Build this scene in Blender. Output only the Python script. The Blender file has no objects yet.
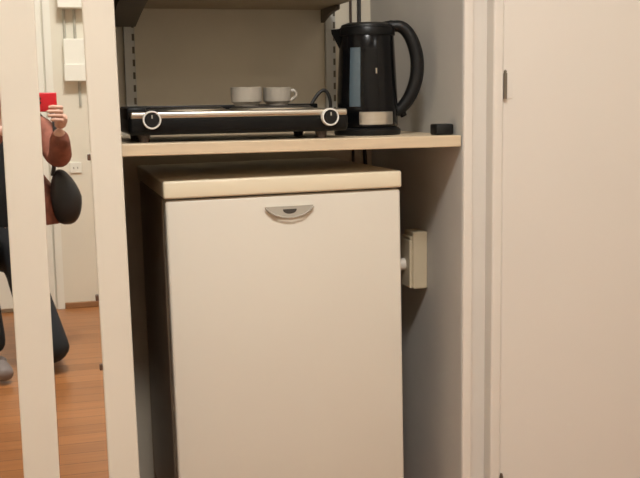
import bpy, bmesh, math, random
from mathutils import Vector, Matrix
random.seed(4)
sc = bpy.context.scene
COL = sc.collection
PI = math.pi

# ------------------------------------------------------------------ materials
def mat(name, col, rough=0.5, metal=0.0, var=0.04, vscale=6.0, bump=0.0, bscale=60.0, coat=0.0, spec=0.5, stretch=(1, 1, 1)):
    m = bpy.data.materials.new(name); m.use_nodes = True
    nt = m.node_tree; b = nt.nodes['Principled BSDF']
    b.inputs['Roughness'].default_value = rough
    b.inputs['Metallic'].default_value = metal
    b.inputs['Coat Weight'].default_value = coat
    b.inputs['Specular IOR Level'].default_value = spec
    tc = nt.nodes.new('ShaderNodeTexCoord'); mp = nt.nodes.new('ShaderNodeMapping')
    mp.inputs['Scale'].default_value = stretch
    nt.links.new(tc.outputs['Object'], mp.inputs['Vector'])
    n = nt.nodes.new('ShaderNodeTexNoise'); n.inputs['Scale'].default_value = vscale; n.inputs['Detail'].default_value = 4
    nt.links.new(mp.outputs['Vector'], n.inputs['Vector'])
    r = nt.nodes.new('ShaderNodeValToRGB')
    r.color_ramp.elements[0].position = 0.3; r.color_ramp.elements[1].position = 0.7
    r.color_ramp.elements[0].color = (*[c * (1 - var) for c in col], 1)
    r.color_ramp.elements[1].color = (*[min(1, c * (1 + var)) for c in col], 1)
    nt.links.new(n.outputs['Fac'], r.inputs['Fac']); nt.links.new(r.outputs['Color'], b.inputs['Base Color'])
    if bump:
        n2 = nt.nodes.new('ShaderNodeTexNoise'); n2.inputs['Scale'].default_value = bscale
        nt.links.new(mp.outputs['Vector'], n2.inputs['Vector'])
        bp = nt.nodes.new('ShaderNodeBump'); bp.inputs['Strength'].default_value = bump; bp.inputs['Distance'].default_value = 0.002
        nt.links.new(n2.outputs['Fac'], bp.inputs['Height']); nt.links.new(bp.outputs['Normal'], b.inputs['Normal'])
    return m

def floor_mat():
    m = bpy.data.materials.new('floor_wood'); m.use_nodes = True
    nt = m.node_tree; b = nt.nodes['Principled BSDF']; b.inputs['Roughness'].default_value = 0.32
    tc = nt.nodes.new('ShaderNodeTexCoord')
    br = nt.nodes.new('ShaderNodeTexBrick'); br.inputs['Scale'].default_value = 1.0
    br.inputs['Brick Width'].default_value = 0.9; br.inputs['Row Height'].default_value = 0.085
    br.inputs['Mortar Size'].default_value = 0.002; br.offset = 0.37
    br.inputs['Color1'].default_value = (0.46, 0.19, 0.066, 1); br.inputs['Color2'].default_value = (0.35, 0.138, 0.046, 1)
    br.inputs['Mortar'].default_value = (0.16, 0.06, 0.02, 1)
    nt.links.new(tc.outputs['Object'], br.inputs['Vector'])
    mp = nt.nodes.new('ShaderNodeMapping'); mp.inputs['Scale'].default_value = (3, 40, 1)
    nt.links.new(tc.outputs['Object'], mp.inputs['Vector'])
    n = nt.nodes.new('ShaderNodeTexNoise'); n.inputs['Scale'].default_value = 1.5; n.inputs['Detail'].default_value = 6
    nt.links.new(mp.outputs['Vector'], n.inputs['Vector'])
    mx = nt.nodes.new('ShaderNodeMix'); mx.data_type = 'RGBA'; mx.blend_type = 'MULTIPLY'; mx.inputs['Factor'].default_value = 0.5
    rr = nt.nodes.new('ShaderNodeValToRGB'); rr.color_ramp.elements[0].color = (0.55, 0.5, 0.45, 1); rr.color_ramp.elements[0].position = 0.3
    rr.color_ramp.elements[1].position = 0.7
    nt.links.new(n.outputs['Fac'], rr.inputs['Fac'])
    nt.links.new(br.outputs['Color'], mx.inputs['A']); nt.links.new(rr.outputs['Color'], mx.inputs['B'])
    nt.links.new(mx.outputs['Result'], b.inputs['Base Color'])
    return m

def emit_mat(name, col, s):
    m = bpy.data.materials.new(name); m.use_nodes = True
    b = m.node_tree.nodes['Principled BSDF']; b.inputs['Base Color'].default_value = (*col, 1)
    b.inputs['Emission Color'].default_value = (*col, 1); b.inputs['Emission Strength'].default_value = s
    return m

M = {}
M['paint'] = mat('cream_gloss_paint', (0.71, 0.66, 0.565), 0.42, var=0.02, bump=0.05)
M['jamb'] = mat('jamb_paint', (0.71, 0.665, 0.60), 0.4, var=0.02, bump=0.05)
M['leaf'] = mat('door_leaf_paint', (0.715, 0.67, 0.605), 0.5, var=0.015, bump=0.04, vscale=2)
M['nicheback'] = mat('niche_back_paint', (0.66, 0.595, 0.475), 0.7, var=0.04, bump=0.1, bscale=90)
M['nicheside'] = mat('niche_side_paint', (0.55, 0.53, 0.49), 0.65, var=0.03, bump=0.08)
M['nicheshade'] = mat('niche_left_shade', (0.075, 0.045, 0.028), 0.7, var=0.2)  # left niche wall coloured near black to carry the gap's shade
M['wall'] = mat('room_wall_paint', (0.80, 0.75, 0.64), 0.7, var=0.02, bump=0.08)
M['ceil'] = mat('ceiling_paint', (0.85, 0.82, 0.76), 0.8, var=0.01)
M['floor'] = floor_mat()
M['mirror'] = mat('silvered_glass', (0.90, 0.91, 0.88), 0.012, 1.0, var=0.0)
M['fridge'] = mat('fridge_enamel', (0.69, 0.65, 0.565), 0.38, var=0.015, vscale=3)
M['fridgebody'] = mat('fridge_cabinet_shaded', (0.42, 0.35, 0.27), 0.45, var=0.03)  # cream enamel darkened: shade beside the fridge put into the cabinet colour
M['lid'] = mat('fridge_worktop', (0.76, 0.68, 0.51), 0.4, var=0.02)
M['gasket'] = mat('rubber_gasket', (0.09, 0.065, 0.045), 0.7)
M['grip'] = mat('satin_grey_grip', (0.42, 0.39, 0.33), 0.5, 0.0)
M['gripdark'] = mat('grip_hollow', (0.05, 0.042, 0.035), 0.6)
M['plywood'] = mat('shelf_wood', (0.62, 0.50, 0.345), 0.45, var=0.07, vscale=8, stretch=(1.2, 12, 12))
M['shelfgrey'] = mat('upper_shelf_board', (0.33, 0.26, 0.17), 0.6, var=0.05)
M['rail'] = mat('rail_enamel', (0.46, 0.45, 0.41), 0.45, 0.2)
M['slot'] = mat('rail_slot', (0.11, 0.095, 0.07), 0.8)
M['bracket'] = mat('bracket_enamel', (0.09, 0.068, 0.045), 0.5)
M['black'] = mat('black_plastic', (0.005, 0.005, 0.005), 0.35, var=0.1, spec=0.18)
M['blackmatte'] = mat('black_matte', (0.006, 0.006, 0.006), 0.45, var=0.1, spec=0.3)
M['blackgloss'] = mat('black_gloss', (0.004, 0.004, 0.0045), 0.16, var=0.1, spec=0.22)
M['steel'] = mat('brushed_steel', (0.62, 0.59, 0.53), 0.30, 1.0, var=0.06, stretch=(1, 20, 20))
M['iron'] = mat('cast_iron', (0.06, 0.055, 0.05), 0.38, 0.5, var=0.1)
M['ring'] = mat('knob_ring_white', (0.80, 0.78, 0.72), 0.3)
M['window'] = mat('water_window_sheen', (0.075, 0.11, 0.135), 0.22, var=0.1)  # gauge strip, tinted blue for a reflection
M['cup'] = mat('cup_glaze', (0.34, 0.305, 0.255), 0.35, var=0.05)
M['cord'] = mat('cord_black', (0.02, 0.018, 0.016), 0.5)
M['cordbrown'] = mat('cord_brown', (0.05, 0.03, 0.02), 0.5)
M['box'] = mat('junction_box_plastic', (0.55, 0.47, 0.33), 0.5)
M['plug'] = mat('plug_white', (0.75, 0.70, 0.62), 0.45)
M['hinge'] = mat('hinge_metal', (0.20, 0.175, 0.14), 0.4, 0.8)
M['clip'] = mat('mirror_clip_brown', (0.10, 0.05, 0.03), 0.5)
M['whitebox'] = mat('white_cabinet', (0.86, 0.84, 0.76), 0.45, var=0.01)
M['greypipe'] = mat('grey_pipe', (0.42, 0.40, 0.34), 0.5)
M['wood'] = mat('brown_wood', (0.33, 0.16, 0.07), 0.5, var=0.15, stretch=(1, 12, 12))
M['skin'] = mat('skin', (0.66, 0.40, 0.31), 0.5, var=0.03)
M['lips'] = mat('lips', (0.45, 0.17, 0.15), 0.5)
M['eye'] = mat('eye_white', (0.8, 0.78, 0.74), 0.2)
M['iris'] = mat('eye_dark', (0.03, 0.02, 0.015), 0.2)
M['hair'] = mat('hair_dark', (0.05, 0.03, 0.02), 0.55, var=0.3, stretch=(30, 30, 4))
M['jacket'] = mat('brick_red_cloth', (0.24, 0.085, 0.058), 0.85, var=0.35, vscale=25, bump=0.3)
M['blackcloth'] = mat('black_cloth', (0.012, 0.012, 0.014), 0.85, var=0.2, bump=0.2)
M['trouser'] = mat('dark_navy_cloth', (0.010, 0.012, 0.016), 0.85, var=0.2, bump=0.2)
M['shoe'] = mat('greyish_pink_shoe', (0.22, 0.18, 0.17), 0.6)
M['darkshoe'] = mat('dark_sole', (0.05, 0.05, 0.055), 0.6)
M['red'] = mat('red_phone_case', (0.55, 0.012, 0.022), 0.35, var=0.05)
M['lens'] = mat('phone_lens', (0.01, 0.01, 0.012), 0.08)
M['screen'] = mat('phone_screen', (0.01, 0.01, 0.012), 0.08)
M['bag'] = mat('black_bag_leather', (0.014, 0.014, 0.016), 0.5, var=0.2, bump=0.2)
M['lamp'] = emit_mat('fill_lamp_diffuser', (1.0, 0.985, 0.955), 14.0)
M['lampmain'] = emit_mat('lamp_diffuser_main', (1.0, 0.985, 0.955), 94.0)

# ------------------------------------------------------------------ mesh helpers
def bx(bm, x0, x1, y0, y1, z0, z1, bev=0.0, seg=2):
    r = bmesh.ops.create_cube(bm, size=1.0)
    vs = r['verts']
    for v in vs:
        v.co = Vector(((x0 + x1) / 2 + v.co.x * (x1 - x0), (y0 + y1) / 2 + v.co.y * (y1 - y0), (z0 + z1) / 2 + v.co.z * (z1 - z0)))
    if bev:
        es = list({e for v in vs for e in v.link_edges})
        bmesh.ops.bevel(bm, geom=es, offset=bev, segments=seg, profile=0.5, affect='EDGES')
    return bm

def box(x0, x1, y0, y1, z0, z1, bev=0.0, seg=2):
    return bx(bmesh.new(), x0, x1, y0, y1, z0, z1, bev, seg)

def lathe(prof, c=(0, 0, 0), n=40, bm=None):
    """prof: list of (r, z) from bottom to top, spun about the z axis."""
    bm = bm or bmesh.new(); rings = []
    for r, z in prof:
        if r < 1e-6:
            rings.append([bm.verts.new((c[0], c[1], c[2] + z))])
        else:
            rings.append([bm.verts.new((c[0] + r * math.cos(2 * PI * i / n), c[1] + r * math.sin(2 * PI * i / n), c[2] + z)) for i in range(n)])
    for a, b in zip(rings, rings[1:]):
        for i in range(n):
            j = (i + 1) % n
            q = [a[0] if len(a) == 1 else a[i], a[0] if len(a) == 1 else a[j], b[0] if len(b) == 1 else b[j], b[0] if len(b) == 1 else b[i]]
            u = []
            for v in q:
                if v not in u: u.append(v)
            if len(u) > 2: bm.faces.new(u)
    return bm

def tube(pts, rad, n=10, bm=None, squash=None):
    """tube along pts; rad is a number or one per point; squash=(axis vector, factor) flattens the section."""
    bm = bm or bmesh.new(); pts = [Vector(p) for p in pts]; rings = []
    if not isinstance(rad, (list, tuple)): rad = [rad] * len(pts)
    prev = None
    for i, p in enumerate(pts):
        t = (pts[min(i + 1, len(pts) - 1)] - pts[max(i - 1, 0)]).normalized()
        if prev is None:
            a = Vector((0, 0, 1)) if abs(t.z) < 0.9 else Vector((0, 1, 0))
        else: a = prev
        u = (a - t * a.dot(t)).normalized(); w = t.cross(u); prev = u
        ring = []
        for k in range(n):
            d = (u * math.cos(2 * PI * k / n) + w * math.sin(2 * PI * k / n)) * rad[i]
            if squash:
                ax = Vector(squash[0]).normalized(); d -= ax * d.dot(ax) * (1 - squash[1])
            ring.append(bm.verts.new(p + d))
        rings.append(ring)
    for a, b in zip(rings, rings[1:]):
        for k in range(n): bm.faces.new((a[k], a[(k + 1) % n], b[(k + 1) % n], b[k]))
    bm.faces.new(rings[0][::-1]); bm.faces.new(rings[-1])
    return bm

def spline(ctrl, n=8):
    P = [Vector(c) for c in ctrl]; P = [P[0] * 2 - P[1]] + P + [P[-1] * 2 - P[-2]]; out = []
    for i in range(1, len(P) - 2):
        for k in range(n):
            t = k / n; a, b, c, d = P[i - 1:i + 3]
            out.append(0.5 * ((2 * b) + (c - a) * t + (2 * a - 5 * b + 4 * c - d) * t * t + (3 * b - a - 3 * c + d) * t ** 3))
    out.append(P[-2]); return out

def prism(poly, axis, lo, hi, bm=None):
    """extrude a 2-D outline along axis ('x','y','z')."""
    bm = bm or bmesh.new()
    def mk(p, h): return {'x': (h, p[0], p[1]), 'y': (p[0], h, p[1]), 'z': (p[0], p[1], h)}[axis]
    a = [bm.verts.new(mk(p, lo)) for p in poly]; b = [bm.verts.new(mk(p, hi)) for p in poly]; n = len(poly)
    bm.faces.new(a[::-1]); bm.faces.new(b)
    for i in range(n): bm.faces.new((a[i], a[(i + 1) % n], b[(i + 1) % n], b[i]))
    return bm

def obj(name, bm, m, parent=None, smooth=False, loc=None):
    bmesh.ops.recalc_face_normals(bm, faces=bm.faces)
    me = bpy.data.meshes.new(name); bm.to_mesh(me); bm.free()
    for mm in (m if isinstance(m, (list, tuple)) else [m]): me.materials.append(mm)
    if smooth:
        for p in me.polygons: p.use_smooth = True
        try: me.set_sharp_from_angle(angle=math.radians(40))
        except Exception: pass
    o = bpy.data.objects.new(name, me); COL.objects.link(o)
    if parent:
        o.parent = parent
        off = Vector((0, 0, 0)); p = parent
        while p: off += p.location; p = p.parent
        me.transform(Matrix.Translation(-off))        # shapes are written in world coordinates
    return o

def tag(o, label, cat, group=None):
    o['label'] = label; o['category'] = cat
    if group: o['group'] = group
    return o

def thing(name, label, cat, loc, group=None):
    o = bpy.data.objects.new(name, None); COL.objects.link(o); o.location = loc; o.empty_display_size = 0.05
    return tag(o, label, cat, group)

def struct(name, bm, m, parent=None):
    o = obj(name, bm, m, parent)
    if not parent: o['kind'] = 'structure'
    return o

# ------------------------------------------------------------------ room shell
XL, XR, YB, H = -1.25, 2.3, -3.08, 2.5
struct('floor', box(XL - .1, XR + .1, YB - .1, 0.75, -0.06, 0.0), M['floor'])
struct('ceiling', box(XL - .1, XR + .1, YB - .1, 0.75, H, H + 0.06), M['ceil'])
struct('wall_left', box(XL - .1, XL, YB, 0.0, 0, H), M['wall'])
struct('wall_right', box(XR, XR + .1, YB, 0.75, 0, H), M['wall'])
# wall opposite the closet: a row of wide white boards with thin joints
bm = box(XL, XR, YB - .1, YB, 0, H)
struct('wall_opposite', bm, M['wall'])
# niche walls
NB = 0.62
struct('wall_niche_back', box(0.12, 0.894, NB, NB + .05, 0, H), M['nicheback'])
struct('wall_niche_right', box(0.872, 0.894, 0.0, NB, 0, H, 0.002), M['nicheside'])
struct('wall_niche_left', box(0.118, 0.138, 0.0, NB, 0, H), M['nicheshade'])
# front face of the closet either side of the niche
struct('wall_front_left', box(XL, 0.118, 0.0, 0.05, 0, H), M['paint'])
struct('wall_front_right', box(0.966, XR, 0.02, 0.07, 0, H), M['wall'])
struct('wall_front_top', box(0.138, 0.872, 0.0, 0.04, 2.05, H), M['paint'])
# jamb: bright front edge, set-back face, bright frame bead
struct('trim_1', box(0.872, 0.894, -0.008, 0.0, 0, 2.1, 0.003), M['jamb'])
struct('trim_2', box(0.894, 0.940, 0.022, 0.07, 0, 2.1), M['jamb'])
struct('trim_3', box(0.938, 0.9625, -0.013, 0.06, 0, 2.1, 0.005, 3), M['jamb'])
# opposite wall door, its frame and skirting
d2 = box(-0.80, 0.024, YB, YB + 0.03, 0.02, 2.02, 0.003)
dd = struct('door_1', d2, M['whitebox']); dd['kind'] = 'structure'
struct('door_frame', prism([(0.034, 0.0), (0.068, 0.0), (0.068, 2.10), (-0.87, 2.10), (-0.87, 0), (-0.81, 0), (-0.81, 2.03), (0.034, 2.03)], 'y', YB, YB + 0.018), M['whitebox'], dd)
obj('door_handle', tube(spline([(-0.72, YB + .03, 1.0), (-0.72, YB + .07, 1.0), (-0.66, YB + .075, 1.0), (-0.60, YB + .072, 1.0)]), 0.009), M['hinge'], dd, True)
struct('baseboard_opposite', box(0.07, XR, YB, YB + 0.012, 0, 0.028, 0.003), M['wood'])

# ------------------------------------------------------------------ mirror door (closed leaf, left)
md = thing('mirror_door', 'closed white closet door with tall narrow mirror panes, left of the niche', 'door', (-0.24, -0.016, 0.02))
FY0, FY1 = -0.034, -0.002
def stile(xa0, xa1, xb0, xb1, z0, z1, parent=md):       # x at bottom / x at top: timber runs slightly out of plumb
    b = bmesh.new(); bx(b, 0, 1, FY0, FY1, z0, z1, 0)
    for v in b.verts:
        t = (v.co.z - z0) / (z1 - z0); lo = xa0 + (xb0 - xa0) * t; hi = xa1 + (xb1 - xa1) * t
        v.co.x = lo + (hi - lo) * v.co.x
    bmesh.ops.bevel(b, geom=list(b.edges), offset=0.003, segments=2, profile=0.5, affect='EDGES')
    return obj('stile', b, M['paint'], parent)
k = (2.0 + FY0) / 2.0
stile(0.0995 * k, 0.161 * k, 0.0785 * k, 0.1385 * k, 0.02, 2.03)
stile(-0.0685 * k, 0.0, -0.0745 * k, 0.0, 0.02, 2.03)
stile(-0.70, -0.63, -0.70, -0.63, 0.02, 2.03)
obj('rail', box(-0.70, 0.134, FY0 + .003, FY1, 1.96, 2.028, 0.003), M['paint'], md)
obj('rail', box(-0.70, 0.156, FY0 + .003, FY1, 0.021, 0.10, 0.003), M['paint'], md)
obj('mirror_pane', box(-0.005, 0.10, -0.026, -0.020, 0.09, 1.97), M['mirror'], md)
obj('mirror_pane', box(-0.64, -0.066, -0.026, -0.020, 0.09, 1.97), M['mirror'], md)
for z in (0.905, 0.63, 0.49):
    xs = (0.0995 + (0.0785 - 0.0995) * (z - .02) / 2.01) * k
    obj('mirror_clip', box(xs - 0.006, xs + 0.002, -0.031, -0.0262, z - 0.006, z + 0.006, 0.0015), M['clip'], md)

# ------------------------------------------------------------------ open door leaf, right
od = thing('closet_door', 'plain cream closet door leaf swung fully open to the right of the niche', 'door', (0.966, -0.01, 0.02))
lf = obj('door_leaf', box(0.9640, 1.78, -0.006, 0.0185, 0.02, 2.05, 0.002), M['leaf'], od)
for z0, z1 in ((1.003, 1.058), (0.100, 0.155), (1.80, 1.855)):
    h = obj('hinge', tube([(0.9660, -0.0115, z0), (0.9660, -0.0115, z1)], 0.0042, 12), M['hinge'], od, True)
    obj('hinge_leaf', box(0.967, 0.986, -0.0072, -0.0060, z0, z1, 0.0004, 1), M['leaf'], h)
    obj('hinge_pin', lathe([(0, 0), (.0028, 0), (.0036, .003), (.0022, .006), (0, .007)], (0.9660, -0.0115, z1), 12), M['hinge'], h, True)

# ------------------------------------------------------------------ niche shelving
sh = obj('shelf_board', box(0.139, 0.8695, 0.0, 0.585, 0.9025, 0.927, 0.002), M['plywood'])
tag(sh, 'pale wooden shelf board over the fridge carrying hot plate and kettle', 'shelf')
def rail(x0, x1, label):
    t = thing('shelf_rail', label, 'shelf rail', ((x0 + x1) / 2, NB, 0.95), 'slotted rails on the niche back wall')
    obj('channel', box(x0, x1, NB - 0.014, NB - 0.0005, 0.95, 1.75, 0.002), M['rail'], t)
    b = bmesh.new()
    for i in range(24): bx(b, x1 - 0.0075, x1 - 0.0015, NB - 0.0146, NB - 0.0138, 0.97 + i * 0.032, 0.987 + i * 0.032)
    obj('slots', b, M['slot'], t)
    return t
rail(0.212, 0.240, 'slotted grey upright rail on the back wall, left behind the hot plate')
rail(0.742, 0.770, 'slotted grey upright rail on the back wall, just left of the kettle')
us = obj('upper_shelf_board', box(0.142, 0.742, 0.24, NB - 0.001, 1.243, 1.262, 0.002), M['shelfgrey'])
tag(us, 'brown upper shelf at the top edge of the photo above the hot plate', 'shelf')
def bracket(x0, x1, yf, drop, ex, label):
    z1 = 1.2425; yb = NB - 0.0152
    prof = [(yb, z1), (yf, z1), (yf, z1 - 0.010)]
    for i in range(9):
        t = i / 8; prof.append((yf + 0.01 + (yb - yf - 0.01) * t, z1 - 0.012 - drop * t ** ex))
    o = obj('shelf_bracket', prism(prof, 'x', x0, x1), M['bracket'])
    tag(o, label, 'bracket', 'brackets under the upper shelf')
bracket(0.180, 0.243, 0.28, 0.034, 1.2, 'broad dark curved bracket under left end of the upper shelf')
bracket(0.729, 0.739, 0.46, 0.022, 1.8, 'thin dark curved bracket under right end of the upper shelf')
# cables hanging in the back corner
c1 = obj('hanging_cable', tube(spline([(0.838, 0.602, 1.9), (0.836, 0.603, 1.4), (0.835, 0.602, 1.1), (0.842, 0.602, 0.93), (0.850, 0.602, 0.8), (0.852, 0.603, 0.5)]), 0.0052), M['cord'], None, True)
tag(c1, 'thicker black cable hanging in the back corner behind the kettle', 'cable')
c2 = obj('hanging_cable', tube(spline([(0.813, 0.605, 1.9), (0.812, 0.606, 1.4), (0.813, 0.606, 1.1), (0.815, 0.606, 0.93), (0.815, 0.606, 0.72)]), 0.0036), M['cordbrown'], None, True)
tag(c2, 'thinner brown cable hanging left of the black one behind the kettle', 'cable')

# ------------------------------------------------------------------ fridge
fr = thing('fridge', 'small cream under-counter fridge standing in the niche below the shelf', 'fridge', (0.482, 0.28, 0))
X0, X1 = 0.2385, 0.7530
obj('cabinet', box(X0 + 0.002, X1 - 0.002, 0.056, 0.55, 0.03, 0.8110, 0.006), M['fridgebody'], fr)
obj('gasket', box(X0 + 0.012, X1 - 0.012, 0.045, 0.058, 0.09, 0.8090), M['gasket'], fr)
dr = obj('fridge_door', box(X0 + 0.003, X1, 0.002, 0.047, 0.08, 0.8090, 0.006, 3), M['fridge'], fr, True)
# worktop lid with a rounded nose
obj('worktop', box(X0 - 0.001, X1 + 0.001, -0.006, 0.555, 0.8130, 0.8495, 0.005, 3), M['lid'], fr, True)
obj('plinth', box(X0 + 0.01, X1 - 0.01, 0.05, 0.5, 0.012, 0.03), M['gasket'], fr)
for x in (X0 + .04, X1 - .04):
    for y in (0.09, 0.50):
        obj('foot', lathe([(0, .003), (.018, .003), (.018, .008), (.008, .010), (.008, .013), (0, .013)], (x, y, 0), 16), M['gasket'], fr)
# finger grip: flat upper edge, bowed lower edge, dark hollow in the middle
cx, cz = 0.5015, 0.7855
def bow(w, hgt, z, n=18):
    top = [(cx + w * (1 - 2 * i / n), z + 0.0) for i in range(n + 1)]
    bot = [(cx - w * math.cos(PI * i / n), z - hgt * math.sin(PI * i / n) ** 0.8) for i in range(1, n)]
    return top + bot
g = obj('door_grip', prism(bow(0.052, 0.022, cz), 'y', -0.006, 0.0025), M['grip'], dr)
obj('grip_hollow', prism(bow(0.015, 0.010, cz - 0.006), 'y', -0.0066, -0.004), M['gripdark'], g)
obj('grip_lip', tube(spline([(cx - .052, -0.006, cz - .003), (cx - .03, -0.009, cz - .018), (cx, -0.010, cz - .0235), (cx + .03, -0.009, cz - .018), (cx + .052, -0.006, cz - .003)]), 0.0018, 8), M['grip'], g, True)

fr.location.y += 0.050; fr.location.x += 0.0045
fr.rotation_euler.y = -0.0105          # stands slightly out of level on its feet
# ------------------------------------------------------------------ socket box on the right niche wall
sb = thing('socket_box', 'beige socket box on the right niche wall beside the fridge', 'socket', (0.872, 0.23, 0.556))
obj('back_box', box(0.8345, 0.8715, 0.200, 0.262, 0.556, 0.694, 0.004), M['box'], sb)
obj('cover', box(0.826, 0.8345, 0.202, 0.260, 0.558, 0.674, 0.003), M['box'], sb)
obj('cover_hinge', tube([(0.832, 0.205, 0.6785), (0.832, 0.257, 0.6785)], 0.004, 10), M['box'], sb, True)
pg = thing('power_plug', 'small pale plug sticking out by the socket box beside the fridge', 'plug', (0.826, 0.238, 0.612))
pb = lathe([(0, 0), (.015, 0), (.015, .012), (.012, .022), (.006, .026), (0, .026)], (0, 0, 0), 20)
pb.transform(Matrix.Translation((0.8258, 0.238, 0.612)) @ Matrix.Rotation(-PI / 2, 4, 'Y')); obj('plug_body', pb, M['plug'], pg, True)
obj('plug_cord', tube(spline([(0.800, 0.238, 0.612), (0.785, 0.245, 0.600), (0.778, 0.29, 0.52), (0.79, 0.45, 0.40), (0.80, 0.55, 0.35)]), 0.0035, 8), M['cord'], pg, True)

# ------------------------------------------------------------------ hot plate
hp = thing('hot_plate', 'black double electric hot plate with steel top on the shelf', 'hot plate', (0.398, 0.16, 0.927))
HX0, HX1, HY0, HY1 = 0.168, 0.626, 0.030, 0.275
obj('housing', box(HX0, HX1, HY0, HY1, 0.942, 0.9825, 0.009, 3), M['black'], hp, True)
obj('steel_top', box(HX0 + 0.003, HX1 - 0.003, HY0 - 0.003, HY1 - 0.01, 0.9745, 0.989, 0.005, 3), M['steel'], hp, True)
obj('rear_rim', box(HX0 + 0.004, HX1 - 0.004, HY1 - 0.016, HY1, 0.982, 0.999, 0.003), M['black'], hp, True)
obj('end_cap', box(HX0 - 0.001, HX0 + 0.038, HY0 + .02, HY1, 0.972, 0.997, 0.004), M['black'], hp, True)
for x, rr in ((0.300, 0.078), (0.487, 0.086)):
    b = obj('burner', lathe([(0, 0), (rr, 0), (rr, .006), (rr - .004, .008), (.02, .008), (.016, .0065), (0, .0065)], (x, 0.150, 0.9885), 48), M['iron'], hp, True)
    obj('burner_ring', lathe([(rr, 0), (rr + .006, 0), (rr + .006, .003), (rr, .004)], (x, 0.150, 0.9885), 48), M['steel'], b, True)
for x, z in ((0.2135, 0.9725), (0.5835, 0.9715)):
    kb = obj('knob', lathe([(0, 0), (.0145, 0), (.0145, .012), (.0125, .015), (0, .015)], (0, 0, 0), 32), M['blackmatte'], None, True)
    kb.data.transform(Matrix.Translation((x, HY0 + 0.001, z)) @ Matrix.Rotation(PI / 2, 4, 'X')); kb.parent = hp
    kb.data.transform(Matrix.Translation(-hp.location))
    rg = obj('knob_ring', lathe([(.0140, 0), (.0186, 0), (.0186, .010), (.0176, .0125), (.0156, .0125), (.0140, .010), (.0140, 0)], (0, 0, 0), 36), M['ring'], None, True)
    rg.data.transform(Matrix.Translation(-hp.location) @ Matrix.Translation((x, HY0 + 0.0005, z)) @ Matrix.Rotation(PI / 2, 4, 'X')); rg.parent = kb
    obj('pointer', box(x - .0012, x + .0012, HY0 - 0.0147, HY0 - 0.013, z + .003, z + 0.010), M['greypipe'], kb)
for x in (0.200, 0.572):
    for y in (0.055, 0.25):
        obj('foot', lathe([(0, 0), (.010, 0), (.013, .0152), (0, .0152)], (x, y, 0.9272), 16), M['cordbrown'], hp, True)
obj('power_cord', tube(spline([(0.600, 0.277, 0.965), (0.61, 0.295, 0.985), (0.634, 0.30, 1.020), (0.652, 0.30, 1.028), (0.664, 0.30, 1.005), (0.668, 0.31, 0.96), (0.69, 0.34, 0.9345), (0.76, 0.42, 0.9325), (0.81, 0.5, 0.9325)]), 0.0042), M['cord'], hp, True)

# ------------------------------------------------------------------ cups
def cup(x, y, z, r, h, handle, label):
    t = thing('cup', label, 'cup', (x, y, z), 'small pale cups on the hot plate')
    obj('bowl', lathe([(0, 0), (r * .74, 0), (r * .78, .004), (r * .97, .009), (r * .99, h * .5), (r, h), (r - .003, h), (r * .96 - .003, h * .4), (r * .7, .006), (0, .005)], (x, y, z), 40), M['cup'], t, True)
    if handle:
        obj('handle', tube(spline([(x + r * .93, y - .004, z + h * .82), (x + r * 1.25, y - .006, z + h * .78), (x + r * 1.32, y - .006, z + h * .5), (x + r * .88, y - .004, z + h * .22)]), 0.0035, 8), M['cup'], t, True)
cup(0.431, 0.145, 0.9966, 0.034, 0.040, False, 'handleless pale cup on the hot plate, the one further left')
cup(0.5035, 0.165, 0.9966, 0.031, 0.039, True, 'pale cup with a handle on the hot plate, nearer the kettle')

# ------------------------------------------------------------------ kettle
KX, KY, KZ = 0.712, 0.165, 0.927
ke = thing('kettle', 'black electric jug kettle with steel band on the right end of the shelf', 'kettle', (KX, KY, KZ))
hv = Vector((math.cos(math.radians(-14)), math.sin(math.radians(-14)), 0)).normalized()      # towards the handle
def kp(along, up, side=0.0): return Vector((KX, KY, KZ)) + hv * along + Vector((-hv.y, hv.x, 0)) * side + Vector((0, 0, up))
obj('power_base', lathe([(0, 0), (.073, 0), (.075, .004), (.075, .012), (.069, .017), (0, .017)], (KX, KY, KZ), 48), M['blackmatte'], ke, True)
obj('body', lathe([(0, .0172), (.066, .0172), (.0685, .021), (.0685, .060), (.0675, .09), (.064, .16), (.0605, .222), (.057, .228), (0, .228)], (KX, KY, KZ), 56), M['blackgloss'], ke, True)
# steel band wraps the front half of the foot
bb = bmesh.new(); n = 26; prof = [(.0686, .023), (.0700, .0245), (.0700, .051), (.0686, .0525)]; rows = []
for i in range(n + 1):
    a = math.radians(-123 + 68 * i / n)
    rows.append([bb.verts.new((KX + r * math.cos(a), KY + r * math.sin(a), KZ + z)) for r, z in prof])
for a, b in zip(rows, rows[1:]):
    for j in range(3): bb.faces.new((a[j], b[j], b[j + 1], a[j + 1]))
obj('steel_band', bb, M['steel'], ke, True)
# water window: a tall strip with a bluish reflection put into its colour
bw = bmesh.new(); rows = []
for i in range(9):
    a = math.radians(-143 + 22 * i / 8)
    rows.append([bw.verts.new((KX + rr * math.cos(a), KY + rr * math.sin(a), KZ + z)) for rr, z in ((.0690, .064), (.0686, .09), (.0665, .13), (.0650, .16), (.0632, .192))])
for a, b in zip(rows, rows[1:]):
    for j in range(4): bw.faces.new((a[j], b[j], b[j + 1], a[j + 1]))
obj('water_window_sheen', bw, M['window'], ke, True)
obj('collar', lathe([(.0600, .218), (.0630, .220), (.0630, .232), (.0600, .238), (.052, .240)], (KX, KY, KZ), 48), M['black'], ke, True)
ld = obj('lid', lathe([(.0585, .236), (.0570, .243), (.045, .2475), (0, .2485)], (KX, KY, KZ), 48), M['blackmatte'], ke, True)
obj('lid_tab', tube([kp(.030, .243), kp(.055, .247), kp(.066, .246)], [.010, .011, .010], 12, squash=((0, 0, 1), .6)), M['blackmatte'], ld, True)
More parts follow.
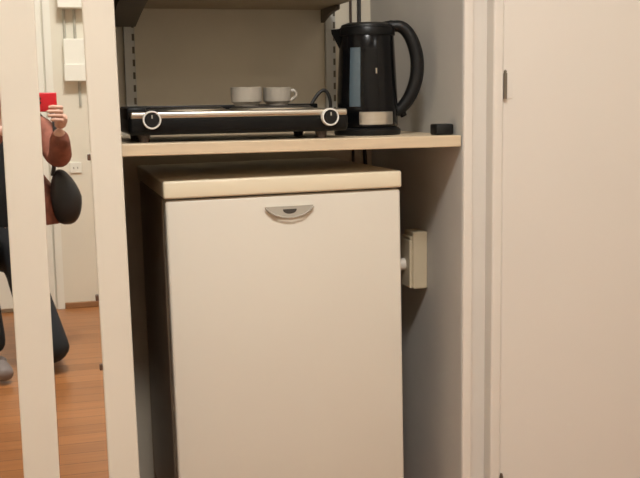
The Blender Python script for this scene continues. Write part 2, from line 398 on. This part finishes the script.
# spout: wedge lip pointing away from the handle
sp = bmesh.new()
A = [kp(-.050, .236, .026), kp(-.050, .236, -.026), kp(-.080, .234, 0), kp(-.055, .180, .014), kp(-.055, .180, -.014), kp(-.0785, .225, 0)]
v = [sp.verts.new(p) for p in A]
for f in ((0, 2, 1), (0, 3, 5), (0, 5, 2), (1, 2, 5), (1, 5, 4), (3, 4, 5), (0, 1, 4, 3)): sp.faces.new([v[i] for i in f])
obj('spout', sp, M['black'], ke)
hd = tube(spline([kp(.048, .240), kp(.078, .238), kp(.099, .214), kp(.112, .172), kp(.111, .126), kp(.097, .086), kp(.078, .060), kp(.064, .050)], 7),
          [.012 + .0035 * math.sin(PI * i / 49) for i in range(50)], 14, squash=((-hv.y, hv.x, 0), 1.0))
obj('handle', hd, M['blackmatte'], ke, True)
obj('switch', tube([kp(.075, .056), kp(.083, .040)], [.010, .007], 10), M['black'], ke, True)
obj('badge', box(KX - .002, KX + .002, KY - .0668, KY - .063, KZ + .135, KZ + .147, 0.001), M['steel'], ke)

# small black adaptor on the shelf
ad = thing('plug_adaptor', 'small black plug adaptor lying on the shelf at its right end', 'adaptor', (0.845, 0.05, 0.927))
obj('housing', box(0.8245, 0.8655, 0.03, 0.070, 0.9273, 0.951, 0.004), M['blackmatte'], ad, True)
obj('pin', tube([(0.836, 0.069, 0.939), (0.836, 0.088, 0.939)], 0.0024, 8), M['steel'], ad)
obj('pin', tube([(0.855, 0.069, 0.939), (0.855, 0.088, 0.939)], 0.0024, 8), M['steel'], ad)

# ------------------------------------------------------------------ things on the opposite wall (seen in the mirror)
WY = YB
ca = thing('wall_cabinet', 'white wall box seen in the mirror, topmost with shadow under it', 'wall box', (0.17, WY, 1.45))
obj('carcass', box(0.105, 0.235, WY + .0005, WY + 0.09, 1.452, 1.80, 0.004), M['whitebox'], ca)
obj('cover', box(0.103, 0.237, WY + 0.09, WY + 0.10, 1.45, 1.802, 0.003), M['whitebox'], ca)
cb = thing('meter_box', 'lower white wall box seen in the mirror under the topmost one', 'wall box', (0.18, WY, 1.11))
obj('carcass', box(0.122, 0.238, WY + .0005, WY + 0.06, 1.112, 1.31, 0.004), M['whitebox'], cb)
obj('cover', box(0.120, 0.240, WY + 0.06, WY + 0.072, 1.11, 1.19, 0.003), M['whitebox'], cb)
for x, lab in ((0.132, 'grey conduit between the two white wall boxes, nearer the door frame'), (0.180, 'grey conduit between the two white wall boxes, farther from the door frame')):
    c = obj('conduit', tube([(x, WY + 0.012, 1.311), (x, WY + 0.012, 1.449)], 0.007), M['greypipe'], None, True)
    tag(c, lab, 'conduit', 'conduits between the wall boxes')
obj('conduit', tube([(0.19, WY + 0.0058, 0.99), (0.19, WY + 0.0058, 1.1122)], 0.006), M['greypipe'], cb, True)
ws = thing('wall_socket', 'white socket low on the far wall seen in the mirror beside the bag', 'socket', (0.15, WY, 0.69))
obj('plate', box(0.125, 0.18, WY + .0005, WY + 0.010, 0.668, 0.72, 0.003), M['whitebox'], ws)
bo = bmesh.new()
for x in (0.143, 0.162): bx(bo, x - .003, x + .003, WY + 0.0098, WY + 0.0106, 0.688, 0.698)
obj('outlet', bo, M['greypipe'], ws)

# ------------------------------------------------------------------ the person taking the picture (seen only in the mirror)
def skin(verts, edges, radii, root=0, sub=2):
    """continuous surface grown round a jointed skeleton; returns a bmesh in world coordinates."""
    me = bpy.data.meshes.new('skeleton'); me.from_pydata([tuple(v) for v in verts], edges, [])
    o = bpy.data.objects.new('skeleton', me); COL.objects.link(o)
    o.modifiers.new('skin', 'SKIN').use_smooth_shade = True
    sv = me.skin_vertices[0].data if me.skin_vertices else None
    if sv is None:
        bpy.context.view_layer.update()
        sv = me.skin_vertices[0].data
    for i, r in enumerate(radii):
        sv[i].radius = r if isinstance(r, tuple) else (r, r)
        sv[i].use_root = (i == root)
    m = o.modifiers.new('sub', 'SUBSURF'); m.levels = sub; m.render_levels = sub
    dg = bpy.context.evaluated_depsgraph_get(); dg.update()
    b = bmesh.new(); em = o.evaluated_get(dg).to_mesh(); b.from_mesh(em); o.evaluated_get(dg).to_mesh_clear()
    bpy.data.objects.remove(o); bpy.data.meshes.remove(me)
    return b

def chain(V, E, R, pts, rad, frm=None):
    ids = []
    for p, r in zip(pts, rad):
        V.append(Vector(p)); R.append(r); ids.append(len(V) - 1)
    if frm is not None: E.append((frm, ids[0]))
    for a, b in zip(ids, ids[1:]): E.append((a, b))
    return ids

def merge(dst, src, mi=None):
    me = bpy.data.meshes.new('tmp'); src.to_mesh(me); src.free()
    n0 = len(dst.faces); dst.from_mesh(me); bpy.data.meshes.remove(me)
    dst.faces.ensure_lookup_table()
    if mi is not None:
        for f in dst.faces[n0:]: f.material_index = mi
    return dst

# joints (metres): kneeling on the right knee, left foot forward, both hands on the phone
PEL = (-.16, -2.22, .45); SP1 = (-.16, -2.25, .60); SP2 = (-.16, -2.27, .75); CH = (-.16, -2.27, .87); NB_ = (-.16, -2.26, .975); NK = (-.158, -2.245, 1.04); HD = (-.155, -2.225, 1.09)
SR = (.005, -2.27, .915); ER = (.070, -2.155, .775); WR = (.066, -2.05, .910)
SL = (-.325, -2.27, .915); EL = (-.335, -2.13, .765); WL = (-.130, -2.050, .920)
HR = (-.125, -2.18, .41); KR = (.008, -1.825, .074); AR = (-.030, -2.27, .065); TR = (-.040, -2.36, .045)
HL = (-.235, -2.21, .42); KL = (-.255, -1.81, .485); AL = (-.205, -1.85, .09); TL = (-.165, -1.735, .035)
def skeleton(parts, k, extra=0.0):
    V, E, R = [], [], []
    t = chain(V, E, R, [PEL, SP1, SP2, CH], [(.125 * k, .10 * k), (.115 * k, .09 * k), (.125 * k, .095 * k), (.125 * k, .09 * k)])
    if 'neck' in parts: chain(V, E, R, [NB_, NK, HD], [.065 * k, .050 * k, .055 * k], t[3])
    else: chain(V, E, R, [(-.16, -2.26, .955)], [.085 * k], t[3])
    if 'arms' in parts:
        chain(V, E, R, [SR, ER, WR], [.055 * k + extra, .042 * k + extra, (.027 if not extra else .030) * k + extra], t[3])
        chain(V, E, R, [SL, EL, WL], [.055 * k + extra, .042 * k + extra, (.027 if not extra else .030) * k + extra], t[3])
    if 'legs' in parts:
        chain(V, E, R, [HR, KR, AR], [.080 * k, .056 * k, .036 * k], t[0])
        chain(V, E, R, [HL, KL, AL], [.080 * k, .056 * k, .036 * k], t[0])
    return V, E, R

body = skin(*skeleton(('neck', 'arms', 'legs'), 0.88))
# hands: palm and five separate fingers, curled round the ends of the phone (case runs x -0.092..0.063, z 0.976..1.048)
def hand(b, wrist, side, px):
    # side = +1 right hand, -1 left hand; px = x of the phone end held
    s = side
    def q(dx, y, z): return (px + s * dx, y, z)
    V, E, R = [], [], []
    chain(V, E, R, [wrist, q(.012, -2.034, .940), q(.015, -2.026, .968)], [(.026, .020), (.030, .016), (.026, .014)])
    merge(b, skin(V, E, R))
    ln = (.042, .050, .047, .036)
    for i, z in enumerate((.992, .976, .960, .944)):
        V, E, R = [], [], []
        L = ln[i]
        chain(V, E, R, [q(.012, -2.024, z - .004), q(.013, -2.004, z), q(.004, -1.9955, z + .001), q(-L * .5, -1.9985, z + .002), q(-L * .85, -2.0000, z + .001)],
              [.0085, .0085, .0080, .0075, .0060])
        merge(b, skin(V, E, R))
    V, E, R = [], [], []
    chain(V, E, R, [q(.010, -2.036, .955), q(-.004, -2.034, .975), q(-.018, -2.028, .992), q(-.032, -2.0262, 1.002)], [.012, .0105, .0095, .0075])
    merge(b, skin(V, E, R))
hand(body, WR, 1, .0655); hand(body, WL, -1, -.0945)
# head
def head_mesh():
    b = bmesh.new(); bmesh.ops.create_uvsphere(b, u_segments=36, v_segments=24, radius=1.0)
    for v in b.verts:
        x, y, z = v.co
        w = .074 * (1 - .20 * max(0, -z) ** 1.4); d = .094 * (1 - .12 * max(0, -z))
        v.co = Vector((x * w, y * d + (.012 * max(0, -z) if y > 0 else 0), z * .112))
        # nose, brow, chin, eye hollows
        if y > 0:
            zz, xx = v.co.z, v.co.x
            v.co.y += .020 * math.exp(-((zz + .022) / .016) ** 2 - (xx / .011) ** 2) + .010 * math.exp(-((zz) / .022) ** 2 - (xx / .008) ** 2)
            v.co.y -= .008 * (math.exp(-((zz - .004) / .014) ** 2 - ((xx - .031) / .015) ** 2) + math.exp(-((zz - .004) / .014) ** 2 - ((xx + .031) / .015) ** 2))
            v.co.y += .008 * math.exp(-((zz + .092) / .016) ** 2 - (xx / .022) ** 2)
    return b
HM = Matrix.Translation((-.155, -2.205, 1.115)) @ Matrix.Rotation(math.radians(-10), 4, 'X')
hb = head_mesh()
for sx in (-1, 1):        # ears
    e = bmesh.new(); bmesh.ops.create_uvsphere(e, u_segments=14, v_segments=10, radius=1.0)
    for v in e.verts: v.co = Vector((sx * (.074 + v.co.x * .010), -.006 + v.co.y * .017, -.012 + v.co.z * .030))
    merge(hb, e, 0)
hb.transform(HM); merge(body, hb, 0)
person = obj('person', body, [M['skin']], None, True)
tag(person, 'person in brick red jacket kneeling with a red phone, reflected in the mirror', 'person')
def ell(c, r, n=16):
    b = bmesh.new(); bmesh.ops.create_uvsphere(b, u_segments=n, v_segments=n, radius=1.0)
    for v in b.verts: v.co = Vector((c[0] + v.co.x * r[0], c[1] + v.co.y * r[1], c[2] + v.co.z * r[2]))
    return b
for sx in (-1, 1):
    b = ell((sx * .031, .078, .004), (.012, .010, .008)); b.transform(HM); ey = obj('eye', b, M['eye'], person, True)
    b = ell((sx * .031, .0865, .003), (.005, .003, .005)); b.transform(HM); obj('iris', b, M['iris'], ey, True)
b = ell((0, .0935, -.055), (.022, .006, .007)); b.transform(HM); obj('mouth', b, M['lips'], person, True)
# hair: cap over crown and back, down to the nape
hr = bmesh.new(); bmesh.ops.create_uvsphere(hr, u_segments=36, v_segments=24, radius=1.0)
for v in hr.verts: v.co = Vector((v.co.x * .083, v.co.y * .104 - .006, v.co.z * .121 + .003))
bmesh.ops.delete(hr, geom=[v for v in hr.verts if (v.co.y > .030 and v.co.z < .062 - abs(v.co.x) * .2) or v.co.z < -.095], context='VERTS')
bmesh.ops.solidify(hr, geom=hr.faces[:], thickness=0.006)
hr.transform(HM); obj('hair', hr, M['hair'], person, True)
# clothing shells
sh_ = skin(*skeleton((), 1.04)); obj('shirt', sh_, M['blackcloth'], person, True)
jk = skin(*skeleton((), 1.16))
for v in jk.verts:                                   # jacket skirt flares to the hip
    if v.co.z < .76 and v.co.x > -.16: v.co.x += min(.11, (.76 - v.co.z) * .8) * (v.co.x + .16) / .13
for x in (-.225, -.085):
    bmesh.ops.bisect_plane(jk, geom=jk.verts[:] + jk.edges[:] + jk.faces[:], plane_co=(x, 0, 0), plane_no=(1, 0, 0))
bmesh.ops.bisect_plane(jk, geom=jk.verts[:] + jk.edges[:] + jk.faces[:], plane_co=(0, 0, .525), plane_no=(0, 0, 1), clear_inner=True)
bmesh.ops.bisect_plane(jk, geom=jk.verts[:] + jk.edges[:] + jk.faces[:], plane_co=(0, 0, .965), plane_no=(0, 0, 1), clear_outer=True)
bmesh.ops.delete(jk, geom=[f for f in jk.faces if -.225 < f.calc_center_median().x < -.085 and f.calc_center_median().y > -2.25], context='FACES')
bmesh.ops.solidify(jk, geom=jk.faces[:], thickness=0.004)
for S_, E_, W_, sx in ((SR, ER, WR, 1), (SL, EL, WL, -1)):
    V, E, R = [], [], []
    w_ = Vector(E_).lerp(Vector(W_), .95)
    chain(V, E, R, [(-.16 + sx * .07, -2.27, .90), S_, E_, w_], [.075, .066, .052, .038])
    merge(jk, skin(V, E, R))
obj('jacket', jk, M['jacket'], person, True)
V, E, R = [], [], []
t = chain(V, E, R, [PEL, (-.16, -2.235, .55)], [(.135, .112), (.122, .098)])
chain(V, E, R, [HR, KR, AR], [.080, .066, .046], t[0]); chain(V, E, R, [HL, KL, AL], [.086, .064, .048], t[0])
obj('trousers', skin(V, E, R), M['trouser'], person, True)
def shoe(a, t, flat, m):
    a, t = Vector(a), Vector(t); d = (t - a); d.z = 0; d.normalize(); heel = a - d * .045; V, E, R = [], [], []
    z = .040
    chain(V, E, R, [(a.x, a.y, .085), (a.x - d.x * .01, a.y - d.y * .01, .05), (t.x - d.x * .05, t.y - d.y * .05, z), (t.x, t.y, z - .005)], [.045, .042, (.040, .034), (.036, .028)])
    b = skin(V, E, R)
    for v in b.verts: v.co.z = max(v.co.z, .002)
    obj('shoe', b, m, person, True)
shoe(AL, TL, True, M['shoe'])
shoe((-.030, -2.28, .08), (-.040, -2.37, .04), True, M['shoe'])

# phone held in landscape; the picture is taken through its lens
ph = thing('phone', 'phone in a glossy red case held sideways, seen in the mirror', 'phone', (-.0145, -2.012, 1.012))
obj('case', box(-.092, .063, -2.0195, -2.0095, .976, 1.048, .0035, 3), M['red'], ph, True)
obj('screen', box(-.088, .059, -2.0202, -2.0194, .980, 1.044), M['screen'], ph)
lz = lathe([(0, 0), (.0055, 0), (.0055, .0012), (.0042, .0014), (0, .0010)], (0, 0, 0), 24)
lz.transform(Matrix.Translation((0, -2.0096, 1.010)) @ Matrix.Rotation(-PI / 2, 4, 'X')); obj('lens', lz, M['lens'], ph, True)
lz = lathe([(0, 0), (.0055, 0), (.0055, .0012), (.0042, .0014), (0, .0010)], (0, 0, 0), 24)
lz.transform(Matrix.Translation((0.0, -2.0096, 1.026)) @ Matrix.Rotation(-PI / 2, 4, 'X')); obj('lens', lz, M['lens'], ph, True)

# shoulder bag
bg = thing('shoulder_bag', 'rounded black shoulder bag hanging at the hip of the person in the mirror', 'bag', (.085, -2.25, .62))
pts = []
b = bmesh.new(); bmesh.ops.create_uvsphere(b, u_segments=28, v_segments=20, radius=1.0)
for v in b.verts:
    x, y, z = v.co
    w = .062 * (1 - .35 * max(0, z)); v.co = Vector((.083 + math.copysign(abs(x) ** .8, x) * w - .02 * max(0, z), -2.205 + y * .05, .632 + math.copysign(abs(z) ** .85, z) * .112))
obj('pouch', b, M['bag'], bg, True)
obj('strap', tube(spline([(.035, -2.19, .72), (.050, -2.175, .83), (.045, -2.21, .965), (-.02, -2.26, 1.012), (-.02, -2.335, .985), (.05, -2.37, .87), (.04, -2.27, .72)]), .008, 8, squash=((0, 1, 0), .5)), M['bag'], bg, True)

# ------------------------------------------------------------------ lamps
def lamp(x, y, r, label, m='lamp'):
    t = thing('ceiling_lamp', label, 'lamp', (x, y, H), 'ceiling lamps')
    obj('base', lathe([(0, -.03), (r * .9, -.03), (r * .95, 0), (0, 0)], (x, y, H), 32), M['whitebox'], t, True)
    obj('diffuser', lathe([(0, -.11), (r * .5, -.100), (r * .85, -.07), (r, -.031), (0, -.031)], (x, y, H), 40), M[m], t, True)
lamp(1.55, -2.45, 0.20, 'added dim fill light, unseen, on the ceiling at the far right rear')  # fill lamp added out of view to even out the closet front
lamp(0.26, -1.48, 0.22, 'brighter round ceiling lamp between the closet and the kneeling person', 'lampmain')

w = bpy.data.worlds.new('world'); sc.world = w; w.use_nodes = True
w.node_tree.nodes['Background'].inputs['Color'].default_value = (1.0, 0.86, 0.70, 1)
w.node_tree.nodes['Background'].inputs['Strength'].default_value = 0.05

# ------------------------------------------------------------------ camera
cd = bpy.data.cameras.new('camera'); cd.sensor_width = 36.0; cd.lens = 36.0 * 1000 / 640; cd.clip_start = 0.004
co = bpy.data.objects.new('camera', cd); COL.objects.link(co); sc.camera = co
yw, pt, rl = math.radians(15.4), math.radians(8.0), math.radians(0.9)
F = Vector((math.sin(yw) * math.cos(pt), math.cos(yw) * math.cos(pt), -math.sin(pt)))
Rv = Vector((math.cos(yw), -math.sin(yw), 0)); U = Rv.cross(F)
R2 = Rv * math.cos(rl) - U * math.sin(rl); U2 = U * math.cos(rl) + Rv * math.sin(rl)
mw = Matrix((R2, U2, -F)).transposed().to_4x4(); mw.translation = Vector((0, -2.0, 1.01)); co.matrix_world = mw

sc.view_settings.view_transform = 'Standard'; sc.view_settings.look = 'None'
sc.view_settings.gamma = 1.0; sc.view_settings.use_curve_mapping = False
sc.view_settings.exposure = 0.0
